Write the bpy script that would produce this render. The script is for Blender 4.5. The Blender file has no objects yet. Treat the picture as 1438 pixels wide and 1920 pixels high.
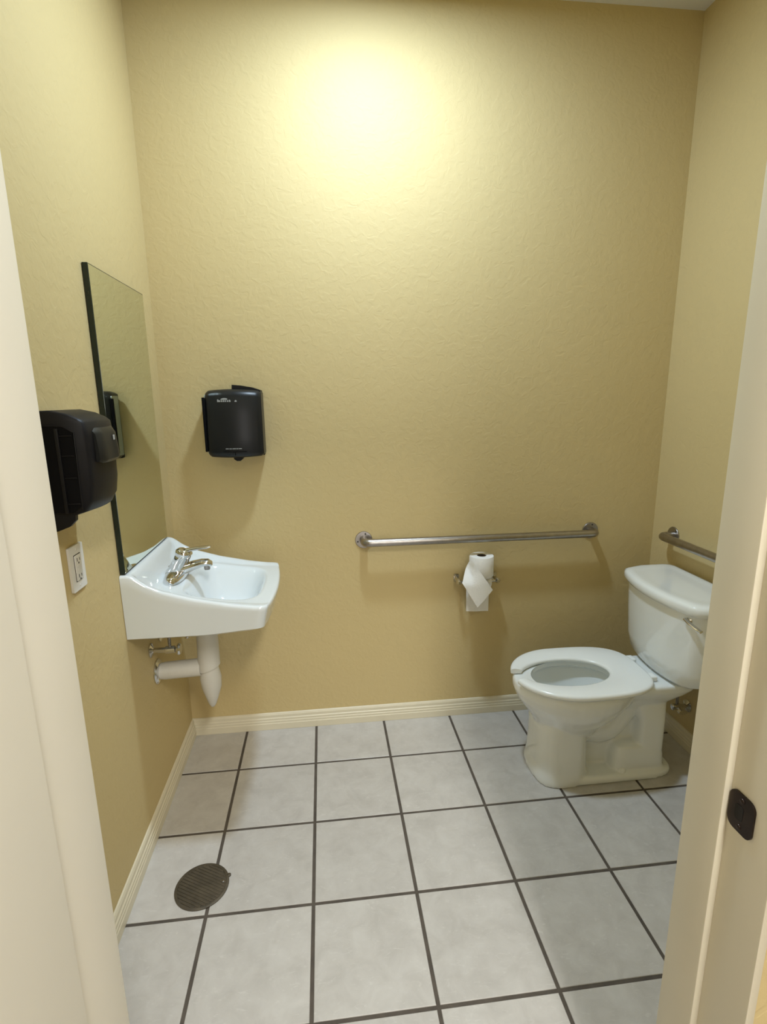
import bpy, bmesh, math, random
from mathutils import Vector, Matrix
random.seed(7)
PI = math.pi
scene = bpy.context.scene

# ------------------------------------------------------------------ camera
CAM = (0.649, -2.259, 1.5194)
yaw, pitch, roll = math.radians(-6.393), math.radians(-12.246), math.radians(-0.674)
cd = bpy.data.cameras.new('camera')
cd.sensor_fit = 'VERTICAL'; cd.sensor_height = 24.0; cd.sensor_width = 18.0
cd.lens = 983.39 / 1920 * 24.0
cd.clip_start = 0.01
cam = bpy.data.objects.new('camera', cd)
scene.collection.objects.link(cam)
cam.matrix_world = (Matrix.Translation(CAM) @ Matrix.Rotation(yaw, 4, 'Z')
                    @ Matrix.Rotation(PI/2 + pitch, 4, 'X') @ Matrix.Rotation(roll, 4, 'Z'))
scene.camera = cam

# ------------------------------------------------------------------ world, lights, exposure
world = bpy.data.worlds.new('world'); scene.world = world; world.use_nodes = True
bg = world.node_tree.nodes['Background']
bg.inputs['Color'].default_value = (0.80, 0.90, 1.0, 1); bg.inputs['Strength'].default_value = 1.0
scene.view_settings.view_transform = 'Standard'
scene.view_settings.look = 'None'
scene.view_settings.gamma = 1.0
scene.view_settings.use_curve_mapping = False
scene.view_settings.exposure = 0.0

CEIL = 2.985
LAMP = (0.86, -0.61)          # ceiling light above the middle of the room
LAMP_W = 27.0
DAY_W = 26.0
HALL_W = 66.0
RW = 2.19                     # room width
YF = -1.583                   # room side of the door wall
YH = -1.735                   # hall side of the door wall
HY = -5.0                     # far end of the hall
HX0, HX1 = -0.9, 3.3
GX0, GX1, GZ = 0.75, 1.85, 2.15   # glazed entrance at the end of the hall

def area(name, loc, rot, size, sizey, watts, col, shape='RECTANGLE'):
    l = bpy.data.lights.new(name, 'AREA'); l.shape = shape; l.size = size
    if shape in ('RECTANGLE', 'ELLIPSE'): l.size_y = sizey
    l.energy = watts; l.color = col
    o = bpy.data.objects.new(name, l); scene.collection.objects.link(o)
    o.location = loc; o.rotation_euler = rot
    return o
area('entrance_daylight', ((GX0+GX1)/2, HY - 0.25, GZ/2), (PI/2, 0, 0), GX1-GX0, GZ, DAY_W, (1.0, 0.93, 0.86))

# ------------------------------------------------------------------ materials
MATS = {}
def mat(name, col, rough=0.5, metal=0.0, var=0.0, vscale=6.0, bump=0.0, bscale=60.0, coat=0.0, spec=0.5, bdetail=4.0, emit=None, col2=None, trans=0.0, ior=None):
    m = bpy.data.materials.new(name); m.use_nodes = True
    nt = m.node_tree; b = nt.nodes['Principled BSDF']
    b.inputs['Base Color'].default_value = (*col, 1)
    b.inputs['Roughness'].default_value = rough
    b.inputs['Metallic'].default_value = metal
    b.inputs['Coat Weight'].default_value = coat
    b.inputs['Coat Roughness'].default_value = 0.06
    b.inputs['Specular IOR Level'].default_value = spec
    if trans: b.inputs['Transmission Weight'].default_value = trans
    if ior: b.inputs['IOR'].default_value = ior
    tc = nt.nodes.new('ShaderNodeTexCoord')
    if var > 0 or col2:
        n = nt.nodes.new('ShaderNodeTexNoise'); n.inputs['Scale'].default_value = vscale
        n.inputs['Detail'].default_value = 5
        nt.links.new(tc.outputs['Object'], n.inputs['Vector'])
        r = nt.nodes.new('ShaderNodeValToRGB')
        c2 = col2 if col2 else tuple(c*(1-var) for c in col)
        r.color_ramp.elements[0].color = (*c2, 1); r.color_ramp.elements[0].position = 0.35
        r.color_ramp.elements[1].color = (*col, 1); r.color_ramp.elements[1].position = 0.65
        nt.links.new(n.outputs['Fac'], r.inputs['Fac'])
        nt.links.new(r.outputs['Color'], b.inputs['Base Color'])
    if bump > 0:
        n2 = nt.nodes.new('ShaderNodeTexNoise'); n2.inputs['Scale'].default_value = bscale
        n2.inputs['Detail'].default_value = bdetail
        nt.links.new(tc.outputs['Object'], n2.inputs['Vector'])
        bp = nt.nodes.new('ShaderNodeBump'); bp.inputs['Strength'].default_value = bump
        bp.inputs['Distance'].default_value = 0.003
        nt.links.new(n2.outputs['Fac'], bp.inputs['Height'])
        nt.links.new(bp.outputs['Normal'], b.inputs['Normal'])
    if emit:
        b.inputs['Emission Color'].default_value = (*emit[0], 1)
        b.inputs['Emission Strength'].default_value = emit[1]
    MATS[name] = m
    return m

def wall_paint():
    """yellow paint over knock-down plaster: low flat islands with soft ridges"""
    m = mat('wall_paint', (0.59, 0.47, 0.235), 0.6, spec=0.2)
    nt = m.node_tree; b = nt.nodes['Principled BSDF']
    tc = nt.nodes.new('ShaderNodeTexCoord')
    mp = nt.nodes.new('ShaderNodeMapping'); nt.links.new(tc.outputs['Object'], mp.inputs['Vector'])
    n = nt.nodes.new('ShaderNodeTexNoise'); n.inputs['Scale'].default_value = 34; n.inputs['Detail'].default_value = 3.5
    n.inputs['Distortion'].default_value = 0.9
    nt.links.new(mp.outputs['Vector'], n.inputs['Vector'])
    r = nt.nodes.new('ShaderNodeValToRGB')
    r.color_ramp.elements[0].position = 0.42; r.color_ramp.elements[1].position = 0.60
    nt.links.new(n.outputs['Fac'], r.inputs['Fac'])
    n2 = nt.nodes.new('ShaderNodeTexNoise'); n2.inputs['Scale'].default_value = 160; n2.inputs['Detail'].default_value = 2
    nt.links.new(mp.outputs['Vector'], n2.inputs['Vector'])
    ad = nt.nodes.new('ShaderNodeMath'); ad.operation = 'MULTIPLY_ADD'
    nt.links.new(n2.outputs['Fac'], ad.inputs[0]); ad.inputs[1].default_value = 0.35
    nt.links.new(r.outputs['Color'], ad.inputs[2])
    bp = nt.nodes.new('ShaderNodeBump'); bp.inputs['Strength'].default_value = 0.28; bp.inputs['Distance'].default_value = 0.0016
    nt.links.new(ad.outputs[0], bp.inputs['Height']); nt.links.new(bp.outputs['Normal'], b.inputs['Normal'])
    n3 = nt.nodes.new('ShaderNodeTexNoise'); n3.inputs['Scale'].default_value = 1.6
    nt.links.new(tc.outputs['Object'], n3.inputs['Vector'])
    cr = nt.nodes.new('ShaderNodeValToRGB')
    cr.color_ramp.elements[0].color = (0.580, 0.460, 0.228, 1); cr.color_ramp.elements[1].color = (0.602, 0.480, 0.246, 1)
    nt.links.new(n3.outputs['Fac'], cr.inputs['Fac']); nt.links.new(cr.outputs['Color'], b.inputs['Base Color'])
    return m

def tile_mat():
    """pale ceramic with pinkish and greenish cloudy veins, a little different on each tile"""
    m = mat('ceramic_tile', (0.5, 0.46, 0.42), 0.33, spec=0.45)
    nt = m.node_tree; b = nt.nodes['Principled BSDF']
    tc = nt.nodes.new('ShaderNodeTexCoord'); oi = nt.nodes.new('ShaderNodeObjectInfo')
    off = nt.nodes.new('ShaderNodeVectorMath'); off.operation = 'MULTIPLY_ADD'
    cmb = nt.nodes.new('ShaderNodeCombineXYZ')
    for i in range(3): nt.links.new(oi.outputs['Random'], cmb.inputs[i])
    nt.links.new(cmb.outputs[0], off.inputs[0]); off.inputs[1].default_value = (37, 53, 71)
    nt.links.new(tc.outputs['Object'], off.inputs[2])
    n = nt.nodes.new('ShaderNodeTexNoise'); n.inputs['Scale'].default_value = 15; n.inputs['Detail'].default_value = 8; n.inputs['Roughness'].default_value = 0.62
    n.inputs['Distortion'].default_value = 0.5
    nt.links.new(off.outputs[0], n.inputs['Vector'])
    cr = nt.nodes.new('ShaderNodeValToRGB')
    e = cr.color_ramp.elements
    e[0].position = 0.30; e[0].color = (0.465, 0.445, 0.418, 1)
    e[1].position = 0.72; e[1].color = (0.57, 0.553, 0.525, 1)
    x = e.new(0.5); x.color = (0.52, 0.50, 0.472, 1)
    nt.links.new(n.outputs['Fac'], cr.inputs['Fac'])
    # thin pale scratches
    mp = nt.nodes.new('ShaderNodeMapping'); mp.inputs['Rotation'].default_value = (0, 0, 0.6); mp.inputs['Scale'].default_value = (1, 2.6, 1)
    nt.links.new(off.outputs[0], mp.inputs['Vector'])
    w = nt.nodes.new('ShaderNodeTexNoise'); w.inputs['Scale'].default_value = 34; w.inputs['Detail'].default_value = 4; w.inputs['Distortion'].default_value = 1.4
    nt.links.new(mp.outputs[0], w.inputs['Vector'])
    r2 = nt.nodes.new('ShaderNodeValToRGB'); r2.color_ramp.elements[0].position = 0.60; r2.color_ramp.elements[1].position = 0.72
    nt.links.new(w.outputs['Fac'], r2.inputs['Fac'])
    sc_ = nt.nodes.new('ShaderNodeMath'); sc_.operation = 'MULTIPLY'; sc_.inputs[1].default_value = 0.35
    nt.links.new(r2.outputs['Color'], sc_.inputs[0])
    mx = nt.nodes.new('ShaderNodeMix'); mx.data_type = 'RGBA'
    nt.links.new(sc_.outputs[0], mx.inputs[0])
    nt.links.new(cr.outputs['Color'], mx.inputs[6]); mx.inputs[7].default_value = (0.68, 0.665, 0.635, 1)
    hv = nt.nodes.new('ShaderNodeHueSaturation')
    mr = nt.nodes.new('ShaderNodeMapRange'); mr.inputs[3].default_value = 0.95; mr.inputs[4].default_value = 1.04
    nt.links.new(oi.outputs['Random'], mr.inputs[0]); nt.links.new(mr.outputs[0], hv.inputs['Value'])
    nt.links.new(mx.outputs[2], hv.inputs['Color']); nt.links.new(hv.outputs['Color'], b.inputs['Base Color'])
    bp = nt.nodes.new('ShaderNodeBump'); bp.inputs['Strength'].default_value = 0.12; bp.inputs['Distance'].default_value = 0.001
    nt.links.new(n.outputs['Fac'], bp.inputs['Height']); nt.links.new(bp.outputs['Normal'], b.inputs['Normal'])
    return m

wall_paint(); tile_mat()
mat('grout', (0.105, 0.088, 0.072), 0.95, var=0.25, vscale=18, bump=0.4, bscale=220)
mat('ceiling_paint', (0.74, 0.73, 0.70), 0.8, bump=0.3, bscale=70)
mat('trim_paint', (0.72, 0.66, 0.50), 0.38, var=0.05, vscale=5)
mat('door_paint', (0.82, 0.77, 0.66), 0.42, var=0.03, vscale=3)
mat('jamb_paint', (0.66, 0.605, 0.47), 0.42, var=0.04, vscale=4)
mat('porcelain', (0.84, 0.87, 0.86), 0.10, var=0.02, vscale=4, coat=0.5)
mat('sink_china', (0.69, 0.735, 0.755), 0.09, var=0.015, vscale=4, coat=0.5)
mat('toilet_plastic', (0.90, 0.93, 0.925), 0.2, var=0.02, vscale=5)
mat('chrome', (0.72, 0.72, 0.72), 0.09, 1.0, var=0.08, vscale=14)
mat('brushed_steel', (0.40, 0.375, 0.35), 0.30, 1.0, var=0.12, vscale=40, bump=0.15, bscale=300)
mat('black_plastic', (0.008, 0.0078, 0.010), 0.45, var=0.15, vscale=20, bump=0.05, bscale=400, spec=0.2)
mat('black_gloss', (0.009, 0.0105, 0.0125), 0.36, var=0.1, vscale=10, spec=0.35)
mat('smoke_panel', (0.30, 0.34, 0.32), 0.25, var=0.06, vscale=12)
mat('dark_recess', (0.004, 0.004, 0.005), 0.7, var=0.1, vscale=20, spec=0.08)
mat('grey_print', (0.36, 0.37, 0.37), 0.5, var=0.1, vscale=90)
mat('white_plastic', (0.72, 0.70, 0.66), 0.35, var=0.03, vscale=8)
mat('slot_dark', (0.05, 0.045, 0.04), 0.7, var=0.1, vscale=30)
mat('pipe_wrap', (0.62, 0.60, 0.54), 0.55, var=0.05, vscale=12, bump=0.25, bscale=45)
mat('tissue', (0.84, 0.83, 0.80), 0.9, var=0.03, vscale=25, bump=0.35, bscale=160)
mat('cardboard', (0.10, 0.075, 0.05), 0.9, var=0.1, vscale=30)
mat('drain_bronze', (0.115, 0.095, 0.065), 0.55, 0.4, var=0.3, vscale=22, bump=0.4, bscale=140)
mat('drain_hole', (0.012, 0.010, 0.008), 0.9, var=0.2, vscale=30)
mat('strike_bronze', (0.045, 0.032, 0.026), 0.30, 0.85, var=0.3, vscale=40)
mat('mirror_glass', (0.74, 0.79, 0.70), 0.015, 1.0, var=0.01, vscale=3)
mat('glass_edge', (0.010, 0.022, 0.019), 0.25, var=0.2, vscale=20)
mat('lamp_diffuser', (0.9, 0.9, 0.9), 0.5, var=0.02, vscale=5, emit=((0.95, 1.0, 0.96), 12))
mat('lamp_trim', (0.85, 0.85, 0.83), 0.4, var=0.02, vscale=5)
mat('water', (0.55, 0.60, 0.58), 0.03, var=0.05, vscale=6)
mat('braided_hose', (0.35, 0.34, 0.32), 0.35, 0.8, var=0.4, vscale=220)
mat('aluminium', (0.55, 0.55, 0.55), 0.35, 1.0, var=0.1, vscale=20)

# ------------------------------------------------------------------ helpers
COL = scene.collection
ROOT = {}          # object name -> world origin of its thing
def finish(me, smooth, angle=38):
    if smooth:
        me.shade_smooth(); me.set_sharp_from_angle(angle=math.radians(angle))
def obj(name, bm, m, parent=None, smooth=True, angle=38, recalc=True):
    o_ = ROOT[parent.name] if parent else Vector((0, 0, 0))
    if recalc: bmesh.ops.recalc_face_normals(bm, faces=bm.faces)
    for v in bm.verts: v.co -= o_
    me = bpy.data.meshes.new(name); bm.to_mesh(me); bm.free()
    me.materials.append(MATS[m]); finish(me, smooth, angle)
    o = bpy.data.objects.new(name, me); COL.objects.link(o)
    if parent: o.parent = parent
    ROOT[o.name] = o_
    return o
def thing(name, loc, label, cat, group=None):
    o = bpy.data.objects.new(name, None); COL.objects.link(o)
    o.empty_display_size = 0.05; o.location = loc
    ROOT[o.name] = Vector(loc)
    o['label'] = label; o['category'] = cat
    if group: o['group'] = group
    return o
def tag(o, label, cat, group=None):
    o['label'] = label; o['category'] = cat
    if group: o['group'] = group
    return o
def struct(o, label=None):
    o['kind'] = 'structure'
    if label: o['label'] = label
    return o
def box(bm, x0, x1, y0, y1, z0, z1, bev=0.0, seg=2):
    t = bmesh.new()
    bmesh.ops.create_cube(t, size=1)
    for v in t.verts:
        v.co = Vector(((x0+x1)/2 + v.co.x*(x1-x0), (y0+y1)/2 + v.co.y*(y1-y0), (z0+z1)/2 + v.co.z*(z1-z0)))
    if bev > 0:
        bmesh.ops.bevel(t, geom=t.edges[:], offset=bev, segments=seg, profile=0.5, affect='EDGES')
    merge(bm, t)
    return bm
def merge(bm, t, M=None):
    if M: bmesh.ops.transform(t, matrix=M, verts=t.verts)
    me = bpy.data.meshes.new('tmp'); t.to_mesh(me); t.free()
    bm.from_mesh(me); bpy.data.meshes.remove(me)
def B(*a, **k): return box(bmesh.new(), *a, **k)
def loft(bm, rings, cap0=True, cap1=True, closed=True):
    vs = [[bm.verts.new(p) for p in r] for r in rings]
    n = len(rings[0])
    for i in range(len(vs)-1):
        for j in range(n if closed else n-1):
            k = (j+1) % n
            bm.faces.new((vs[i][j], vs[i][k], vs[i+1][k], vs[i+1][j]))
    if cap0: bm.faces.new(list(reversed(vs[0])))
    if cap1: bm.faces.new(vs[-1])
    return vs
def tube(bm, pts, r, n=14, caps=True, squash=None):
    pts = [Vector(p) for p in pts]
    rs = r if isinstance(r, (list, tuple)) else [r]*len(pts)
    rings = []; up = None
    for i, p in enumerate(pts):
        a = pts[max(i-1, 0)]; b = pts[min(i+1, len(pts)-1)]
        t = (b-a).normalized()
        if up is None:
            up = Vector((0, 0, 1)) if abs(t.z) < 0.9 else Vector((0, 1, 0))
        u = (up - t*up.dot(t)).normalized(); w = t.cross(u); up = u
        k = squash if squash else 1.0
        rings.append([p + u*math.cos(2*PI*j/n)*rs[i]*k + w*math.sin(2*PI*j/n)*rs[i] for j in range(n)])
    loft(bm, rings, caps, caps)
    return bm
def fillet(pts, r, n=6):
    pts = [Vector(p) for p in pts]; out = [pts[0]]
    for i in range(1, len(pts)-1):
        a, b, c = pts[i-1], pts[i], pts[i+1]
        d1 = (a-b).normalized(); d2 = (c-b).normalized()
        ang = d1.angle(d2); cut = min(r/math.tan(ang/2), (a-b).length*.49, (c-b).length*.49)
        p0 = b + d1*cut; p1 = b + d2*cut
        for k in range(n+1):
            t = k/n
            out.append(p0*(1-t)**2 + b*2*t*(1-t) + p1*t*t)
    out.append(pts[-1]); return out
def cyl(bm, c, axis, r, h, n=24, r2=None, bev=0.0):
    """cylinder from c along axis for length h"""
    ax = Vector(axis).normalized()
    u = ax.orthogonal().normalized(); w = ax.cross(u); c = Vector(c)
    r2 = r if r2 is None else r2
    prof = [(0, r), (h, r2)]
    if bev > 0: prof = [(0, r), (h-bev, r2), (h-bev*.3, r2-bev*.3), (h, r2-bev)]
    rings = [[c + ax*t + (u*math.cos(2*PI*j/n) + w*math.sin(2*PI*j/n))*rr for j in range(n)] for t, rr in prof]
    loft(bm, rings); return bm
def lathe(bm, c, prof, n=28, axis='Z', caps=True):
    c = Vector(c); rings = []
    for r, h in prof:
        ring = []
        for j in range(n):
            a = 2*PI*j/n
            if axis == 'Z': ring.append(c + Vector((r*math.cos(a), r*math.sin(a), h)))
            elif axis == 'X': ring.append(c + Vector((h, r*math.cos(a), r*math.sin(a))))
            else: ring.append(c + Vector((r*math.cos(a), h, r*math.sin(a))))
        rings.append(ring)
    loft(bm, rings, caps, caps); return bm
def prism(bm, outline, d0, d1, axis='Y'):
    """outline: 2D points; axis Y -> (x,z) extruded over y; axis X -> (y,z) over x; axis Z -> (x,y) over z"""
    def P(a, b, d):
        return (a, d, b) if axis == 'Y' else ((d, a, b) if axis == 'X' else (a, b, d))
    loft(bm, [[P(a, b, d0) for a, b in outline], [P(a, b, d1) for a, b in outline]]); return bm
def bevel_all(bm, off, seg=2, ang=30):
    es = [e for e in bm.edges if len(e.link_faces) == 2 and e.calc_face_angle(0) > math.radians(ang)]
    bmesh.ops.bevel(bm, geom=es, offset=off, segments=seg, profile=0.5, affect='EDGES', clamp_overlap=True)
    return bm
def interp(tab, x):
    if x <= tab[0][0]: return tab[0][1]
    for (a, fa), (b, fb) in zip(tab, tab[1:]):
        if x <= b:
            return fa + (fb-fa)*(x-a)/(b-a)
    return tab[-1][1]
def sstep(a, b, x):
    t = max(0, min(1, (x-a)/(b-a))); return t*t*(3-2*t)
def evaluated(o):
    dg = bpy.context.evaluated_depsgraph_get(); dg.update()
    return bpy.data.meshes.new_from_object(o.evaluated_get(dg))

# ------------------------------------------------------------------ room shell
T = 0.12
struct(obj('wall_back', B(-T, RW+T, 0, T, -0.05, CEIL), 'wall_paint', smooth=False), 'yellow textured back wall')
struct(obj('wall_left', B(-T, 0, YH, 0, -0.05, CEIL), 'wall_paint', smooth=False), 'yellow textured left wall')
struct(obj('wall_right', B(RW, RW+T, YH, 0, -0.05, CEIL), 'wall_paint', smooth=False), 'yellow textured right wall')
# door wall with its opening
DX0, DX1, DZ = 0.304, 1.224, 2.06
bm = B(HX0, DX0-0.02, YH, YF+0.004, -0.05, CEIL)
box(bm, DX1+0.013, HX1, YH, YF+0.004, -0.05, CEIL); box(bm, DX0-0.02, DX1+0.02, YH, YF+0.004, DZ+0.02, CEIL)
struct(obj('wall_front', bm, 'wall_paint', smooth=False), 'yellow wall around the doorway')
# ceiling over room and hall
bm = B(-T, RW+T, YH, T, CEIL, CEIL+0.1); box(bm, HX0, HX1, HY-0.1, YH, CEIL, CEIL+0.1)
struct(obj('ceiling', bm, 'ceiling_paint', smooth=False), 'plain pale ceiling')
# hall behind the camera, with the glazed entrance that lets the daylight in
bm = B(HX0-T, HX0, HY-0.1, YH, -0.05, CEIL); struct(obj('wall_hall_left', bm, 'wall_paint', smooth=False))
bm = B(HX1, HX1+T, HY-0.1, YH, -0.05, CEIL); struct(obj('wall_hall_right', bm, 'wall_paint', smooth=False))
bm = B(HX0, GX0, HY-0.1, HY, -0.05, CEIL); box(bm, GX1, HX1, HY-0.1, HY, -0.05, CEIL); box(bm, GX0, GX1, HY-0.1, HY, GZ, CEIL)
struct(obj('wall_hall_end', bm, 'wall_paint', smooth=False))
bm = bmesh.new()
for a, b in ((GX0, GX0+.06), (GX1-.06, GX1)): box(bm, a, b, HY-.08, HY-.03, 0, GZ, .004)
box(bm, GX0+.06, GX1-.06, HY-.08, HY-.03, GZ-.06, GZ, .004); box(bm, GX0+.06, GX1-.06, HY-.08, HY-.03, 0, .12, .004)
d2 = struct(obj('door_2', bm, 'aluminium'), 'glazed entrance at the end of the hall')
# floor: grout bed, with every tile a piece of its own
PITCH, GAP, GX, GY = 0.322, 0.0105, 0.246, -0.274
bm = B(HX0, HX1, HY-0.1, T, -0.08, -0.0025)
floor = struct(obj('floor', bm, 'grout', smooth=False), 'square beige ceramic tiles with dark grout')
def tile_mesh(w, h):
    bm = bmesh.new(); b = 0.0016
    hw, hh = w/2, h/2
    def R(i, z): return [(-hw+i, -hh+i, z), (hw-i, -hh+i, z), (hw-i, hh-i, z), (-hw+i, hh-i, z)]
    loft(bm, [R(0, -0.007), R(0, -b), R(b*.35, -b*.35), R(b, 0)])
    me = bpy.data.meshes.new('tile'); bmesh.ops.recalc_face_normals(bm, faces=bm.faces); bm.to_mesh(me); bm.free()
    me.materials.append(MATS['ceramic_tile']); return me
cache = {}
xs = [0.002] + [GX + PITCH*k for k in range(0, 7)]
xs = [x for x in xs if x < RW-0.02] + [RW-0.002]
ys = [-0.002] + [GY - PITCH*k for k in range(0, 8)]
for j in range(len(ys)-1):
    for i in range(len(xs)-1):
        x0 = xs[i] + (GAP/2 if i else 0); x1 = xs[i+1] - (GAP/2 if i < len(xs)-2 else 0)
        y1 = ys[j] - (GAP/2 if j else 0); y0 = ys[j+1] + GAP/2
        if y0 < YF and (xs[i+1] <= DX0 - .02 or xs[i] >= DX1 + .02): continue
        key = (round(x1-x0, 4), round(y1-y0, 4))
        if key not in cache: cache[key] = tile_mesh(*key)
        t = bpy.data.objects.new('tile', cache[key]); COL.objects.link(t)
        t.location = ((x0+x1)/2, (y0+y1)/2, random.uniform(-0.0004, 0.0)); t.parent = floor

# baseboards: stepped profile, mitred into the corners
PROF = [(0, 0.0), (0.0155, 0.0), (0.0155, 0.030), (0.0135, 0.0335), (0.0135, 0.042), (0.0115, 0.045), (0.0115, 0.054),
        (0.0085, 0.058), (0.0080, 0.070), (0.0045, 0.0775), (0.0, 0.080)]
def baseboard(name, path, label):
    rings = []
    for (x, y), (nx, ny) in path:
        rings.append([(x + nx*d, y + ny*d, z + 0.0004) for d, z in PROF])
    bm = bmesh.new(); loft(bm, rings)
    return struct(obj(name, bm, 'trim_paint', angle=20), label)
e_ = 0.0006
baseboard('baseboard_back', [((0, -e_), (1, -1)), ((RW, -e_), (-1, -1))], 'cream grooved baseboard along the back wall')
baseboard('baseboard_left', [((e_, YF), (1, 0)), ((e_, 0), (1, -1))], 'cream grooved baseboard along the left wall')
baseboard('baseboard_right', [((RW-e_, YF), (-1, 0)), ((RW-e_, 0), (-1, -1))], 'cream grooved baseboard along the right wall')

# doorway: frame with stops, strike plate, and the door leaf swung out into the hall
YS = -1.657
bm = B(DX1, DX1+0.0135, YH-0.003, YF, -0.002, DZ+0.02, 0.0015)
box(bm, DX1-0.012, DX1+0.001, YS, YF, -0.002, DZ, 0.0025)
jr = struct(obj('trim_1', bm, 'jamb_paint'), 'cream door jamb with stop on the latch side')
bm = B(DX0-0.03, DX0+0.012, -1.70, YF, -0.002, DZ, 0.003, 3)
struct(obj('trim_2', bm, 'door_paint'), 'cream door jamb on the hinge side')
bm = B(DX0, DX1, -1.745, YF, DZ, DZ+0.02, 0.0015); struct(obj('trim_3', bm, 'jamb_paint'), 'cream door frame head')
# strike plate on the latch jamb
sy0, sy1, sz0, sz1 = -1.703, -1.659, 0.904, 0.964
def rr_outline(a0, a1, b0, b1, r, n=5):
    out = []
    for cx, cy, s in ((a1-r, b1-r, 0), (a0+r, b1-r, 1), (a0+r, b0+r, 2), (a1-r, b0+r, 3)):
        for k in range(n+1):
            t = (s + k/n)*PI/2; out.append((cx + r*math.cos(t), cy + r*math.sin(t)))
    return out
st = thing('strike_plate', (DX1, (sy0+sy1)/2, (sz0+sz1)/2), 'dark bronze latch strike plate on the door jamb', 'strike plate')
bm = bmesh.new(); prism(bm, rr_outline(sy0, sy1, sz0, sz1, 0.012), DX1-0.0035, DX1-0.0006, 'X'); bevel_all(bm, .0006, 1)
obj('plate', bm, 'strike_bronze', st)
bm = bmesh.new(); prism(bm, rr_outline(sy0+.018, sy1-.012, sz0+.018, sz1-.018, 0.004), DX1-0.0041, DX1-0.0034, 'X'); obj('latch_hole', bm, 'drain_hole', st)
for zz in (sz0+.009, sz1-.009):
    bm = bmesh.new(); lathe(bm, (DX1-0.0035, (sy0+sy1)/2, zz), [(0.0042, 0), (0.0036, -0.0012), (0.001, -0.0016)], 14, 'X'); obj('screw', bm, 'strike_bronze', st)
# door leaf: hinged clear of the opening
dl = bpy.data.objects.new('door_1', None); COL.objects.link(dl); dl.location = (0.33, -1.712, 0.008); dl.rotation_euler = (0, 0, math.radians(-3.0))
ROOT['door_1'] = Vector((0, 0, 0)); struct(dl, 'cream flush door leaf swung open beside the doorway')
bm = B(-0.044, 0, -0.905, 0, 0, 2.03, .002); leaf = obj('door_leaf', bm, 'door_paint', dl)
bm = bmesh.new(); lathe(bm, (0.0, -0.84, 0.95), [(0.030, 0.0), (0.030, 0.006), (0.012, 0.010), (0.011, 0.03), (0.011, 0.046)], 24, 'X')
tube(bm, fillet([(0.042, -0.84, 0.95), (0.05, -0.83, 0.95), (0.05, -0.73, 0.95)], .01), .009, 12)
obj('handle', bm, 'brushed_steel', dl)

# ------------------------------------------------------------------ ceiling light
lamp = thing('ceiling_light', (LAMP[0], LAMP[1], CEIL), 'round flush ceiling light above the room', 'ceiling light')
bm = bmesh.new(); lathe(bm, (LAMP[0], LAMP[1], CEIL), [(0.100, -0.0005), (0.100, -0.012), (0.096, -0.019), (0.084, -0.020), (0.082, -0.014)], 40); obj('trim_ring', bm, 'lamp_trim', lamp)
bm = bmesh.new(); lathe(bm, (LAMP[0], LAMP[1], CEIL), [(0.0815, -0.013), (0.081, -0.019), (0.05, -0.021), (0.01, -0.0215)], 40); obj('diffuser', bm, 'lamp_diffuser', lamp)
la = area('ceiling_light_lamp', (LAMP[0], LAMP[1], CEIL-0.026), (0, 0, 0), 0.155, 0, LAMP_W, (0.775, 0.97, 1.18), 'DISK')

# strip light on the hall ceiling outside the doorway
HLX, HLY = 1.20, -3.25
hl = thing('hall_strip_light', (HLX, HLY, CEIL), 'white strip light on the hall ceiling outside the doorway', 'ceiling light')
obj('housing', B(HLX-.17, HLX+.17, HLY-.62, HLY+.62, CEIL-.05, CEIL-.0005, .006), 'lamp_trim', hl)
obj('diffuser', B(HLX-.15, HLX+.15, HLY-.60, HLY+.60, CEIL-.058, CEIL-.049, .003), 'lamp_diffuser', hl)
area('hall_strip_lamp', (HLX, HLY, CEIL-.062), (0, 0, 0), .28, 1.16, HALL_W, (1.0, 0.97, 0.92))

# ------------------------------------------------------------------ sink
SY0, SY1 = -0.622, -0.132
SC = (SY0+SY1)/2; SH = (SY1-SY0)/2
LIP = [(0.0, .986), (0.028, .985), (0.045, .974), (.072, .952), (.118, .928), (.214, .898), (.328, .873), (.40, .862), (.47, .857)]
DECK = [(0.0, .986), (0.026, .985), (0.034, .978), (0.054, .928), (0.064, .910), (.075, .904), (.14, .893), (.20, .885), (.30, .868), (.40, .858), (.47, .8545)]
def lipz(x):
    return sum(interp(LIP, x+d) for d in (-.008, 0, .008))/3
def deckz(x):
    return sum(interp(DECK, x+d) for d in (-.006, 0, .006))/3
def frontx(s):                      # s in -1..1 across the sink
    return 0.466 - 0.018*s*s
def topz(x, y, xf):
    s = (y-SC)/SH
    de = min(SH-abs(y-SC), xf-x)                  # distance to the outer edge
    dside = SH-abs(y-SC)
    k = sstep(0.016, 0.045, dside)
    z = lipz(x)*(1-k) + deckz(x)*k
    # basin
    bx0, bx1, bh = 0.142, xf-0.047, SH-0.062
    cx, hx = (bx0+bx1)/2, (bx1-bx0)/2
    u = abs(x-cx)/hx; v = abs(y-SC)/bh
    q = (u**4.2 + v**4.2)**(1/4.2)
    if q < 1.0:
        prof = 1-q
        depth = 0.118*(1-(1-sstep(0, 0.62, prof+0.0))**1.35) + 0.010*sstep(.3, 1, prof)
        z -= depth
    # rounded outer edge
    r = 0.009
    if x > 0.03 or dside < r:
        d = dside if x <= 0.03 else de
        if d < r: z -= r - math.sqrt(max(0, r*r-(r-d)**2))
    return z
def spread(n, dense):
    """0..1 with extra samples near both ends"""
    return sorted(set([round(dense*k/4, 5) for k in range(5)] + [round(1-dense*k/4, 5) for k in range(5)] + [round(dense + (1-2*dense)*k/n, 5) for k in range(n+1)]))
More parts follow.
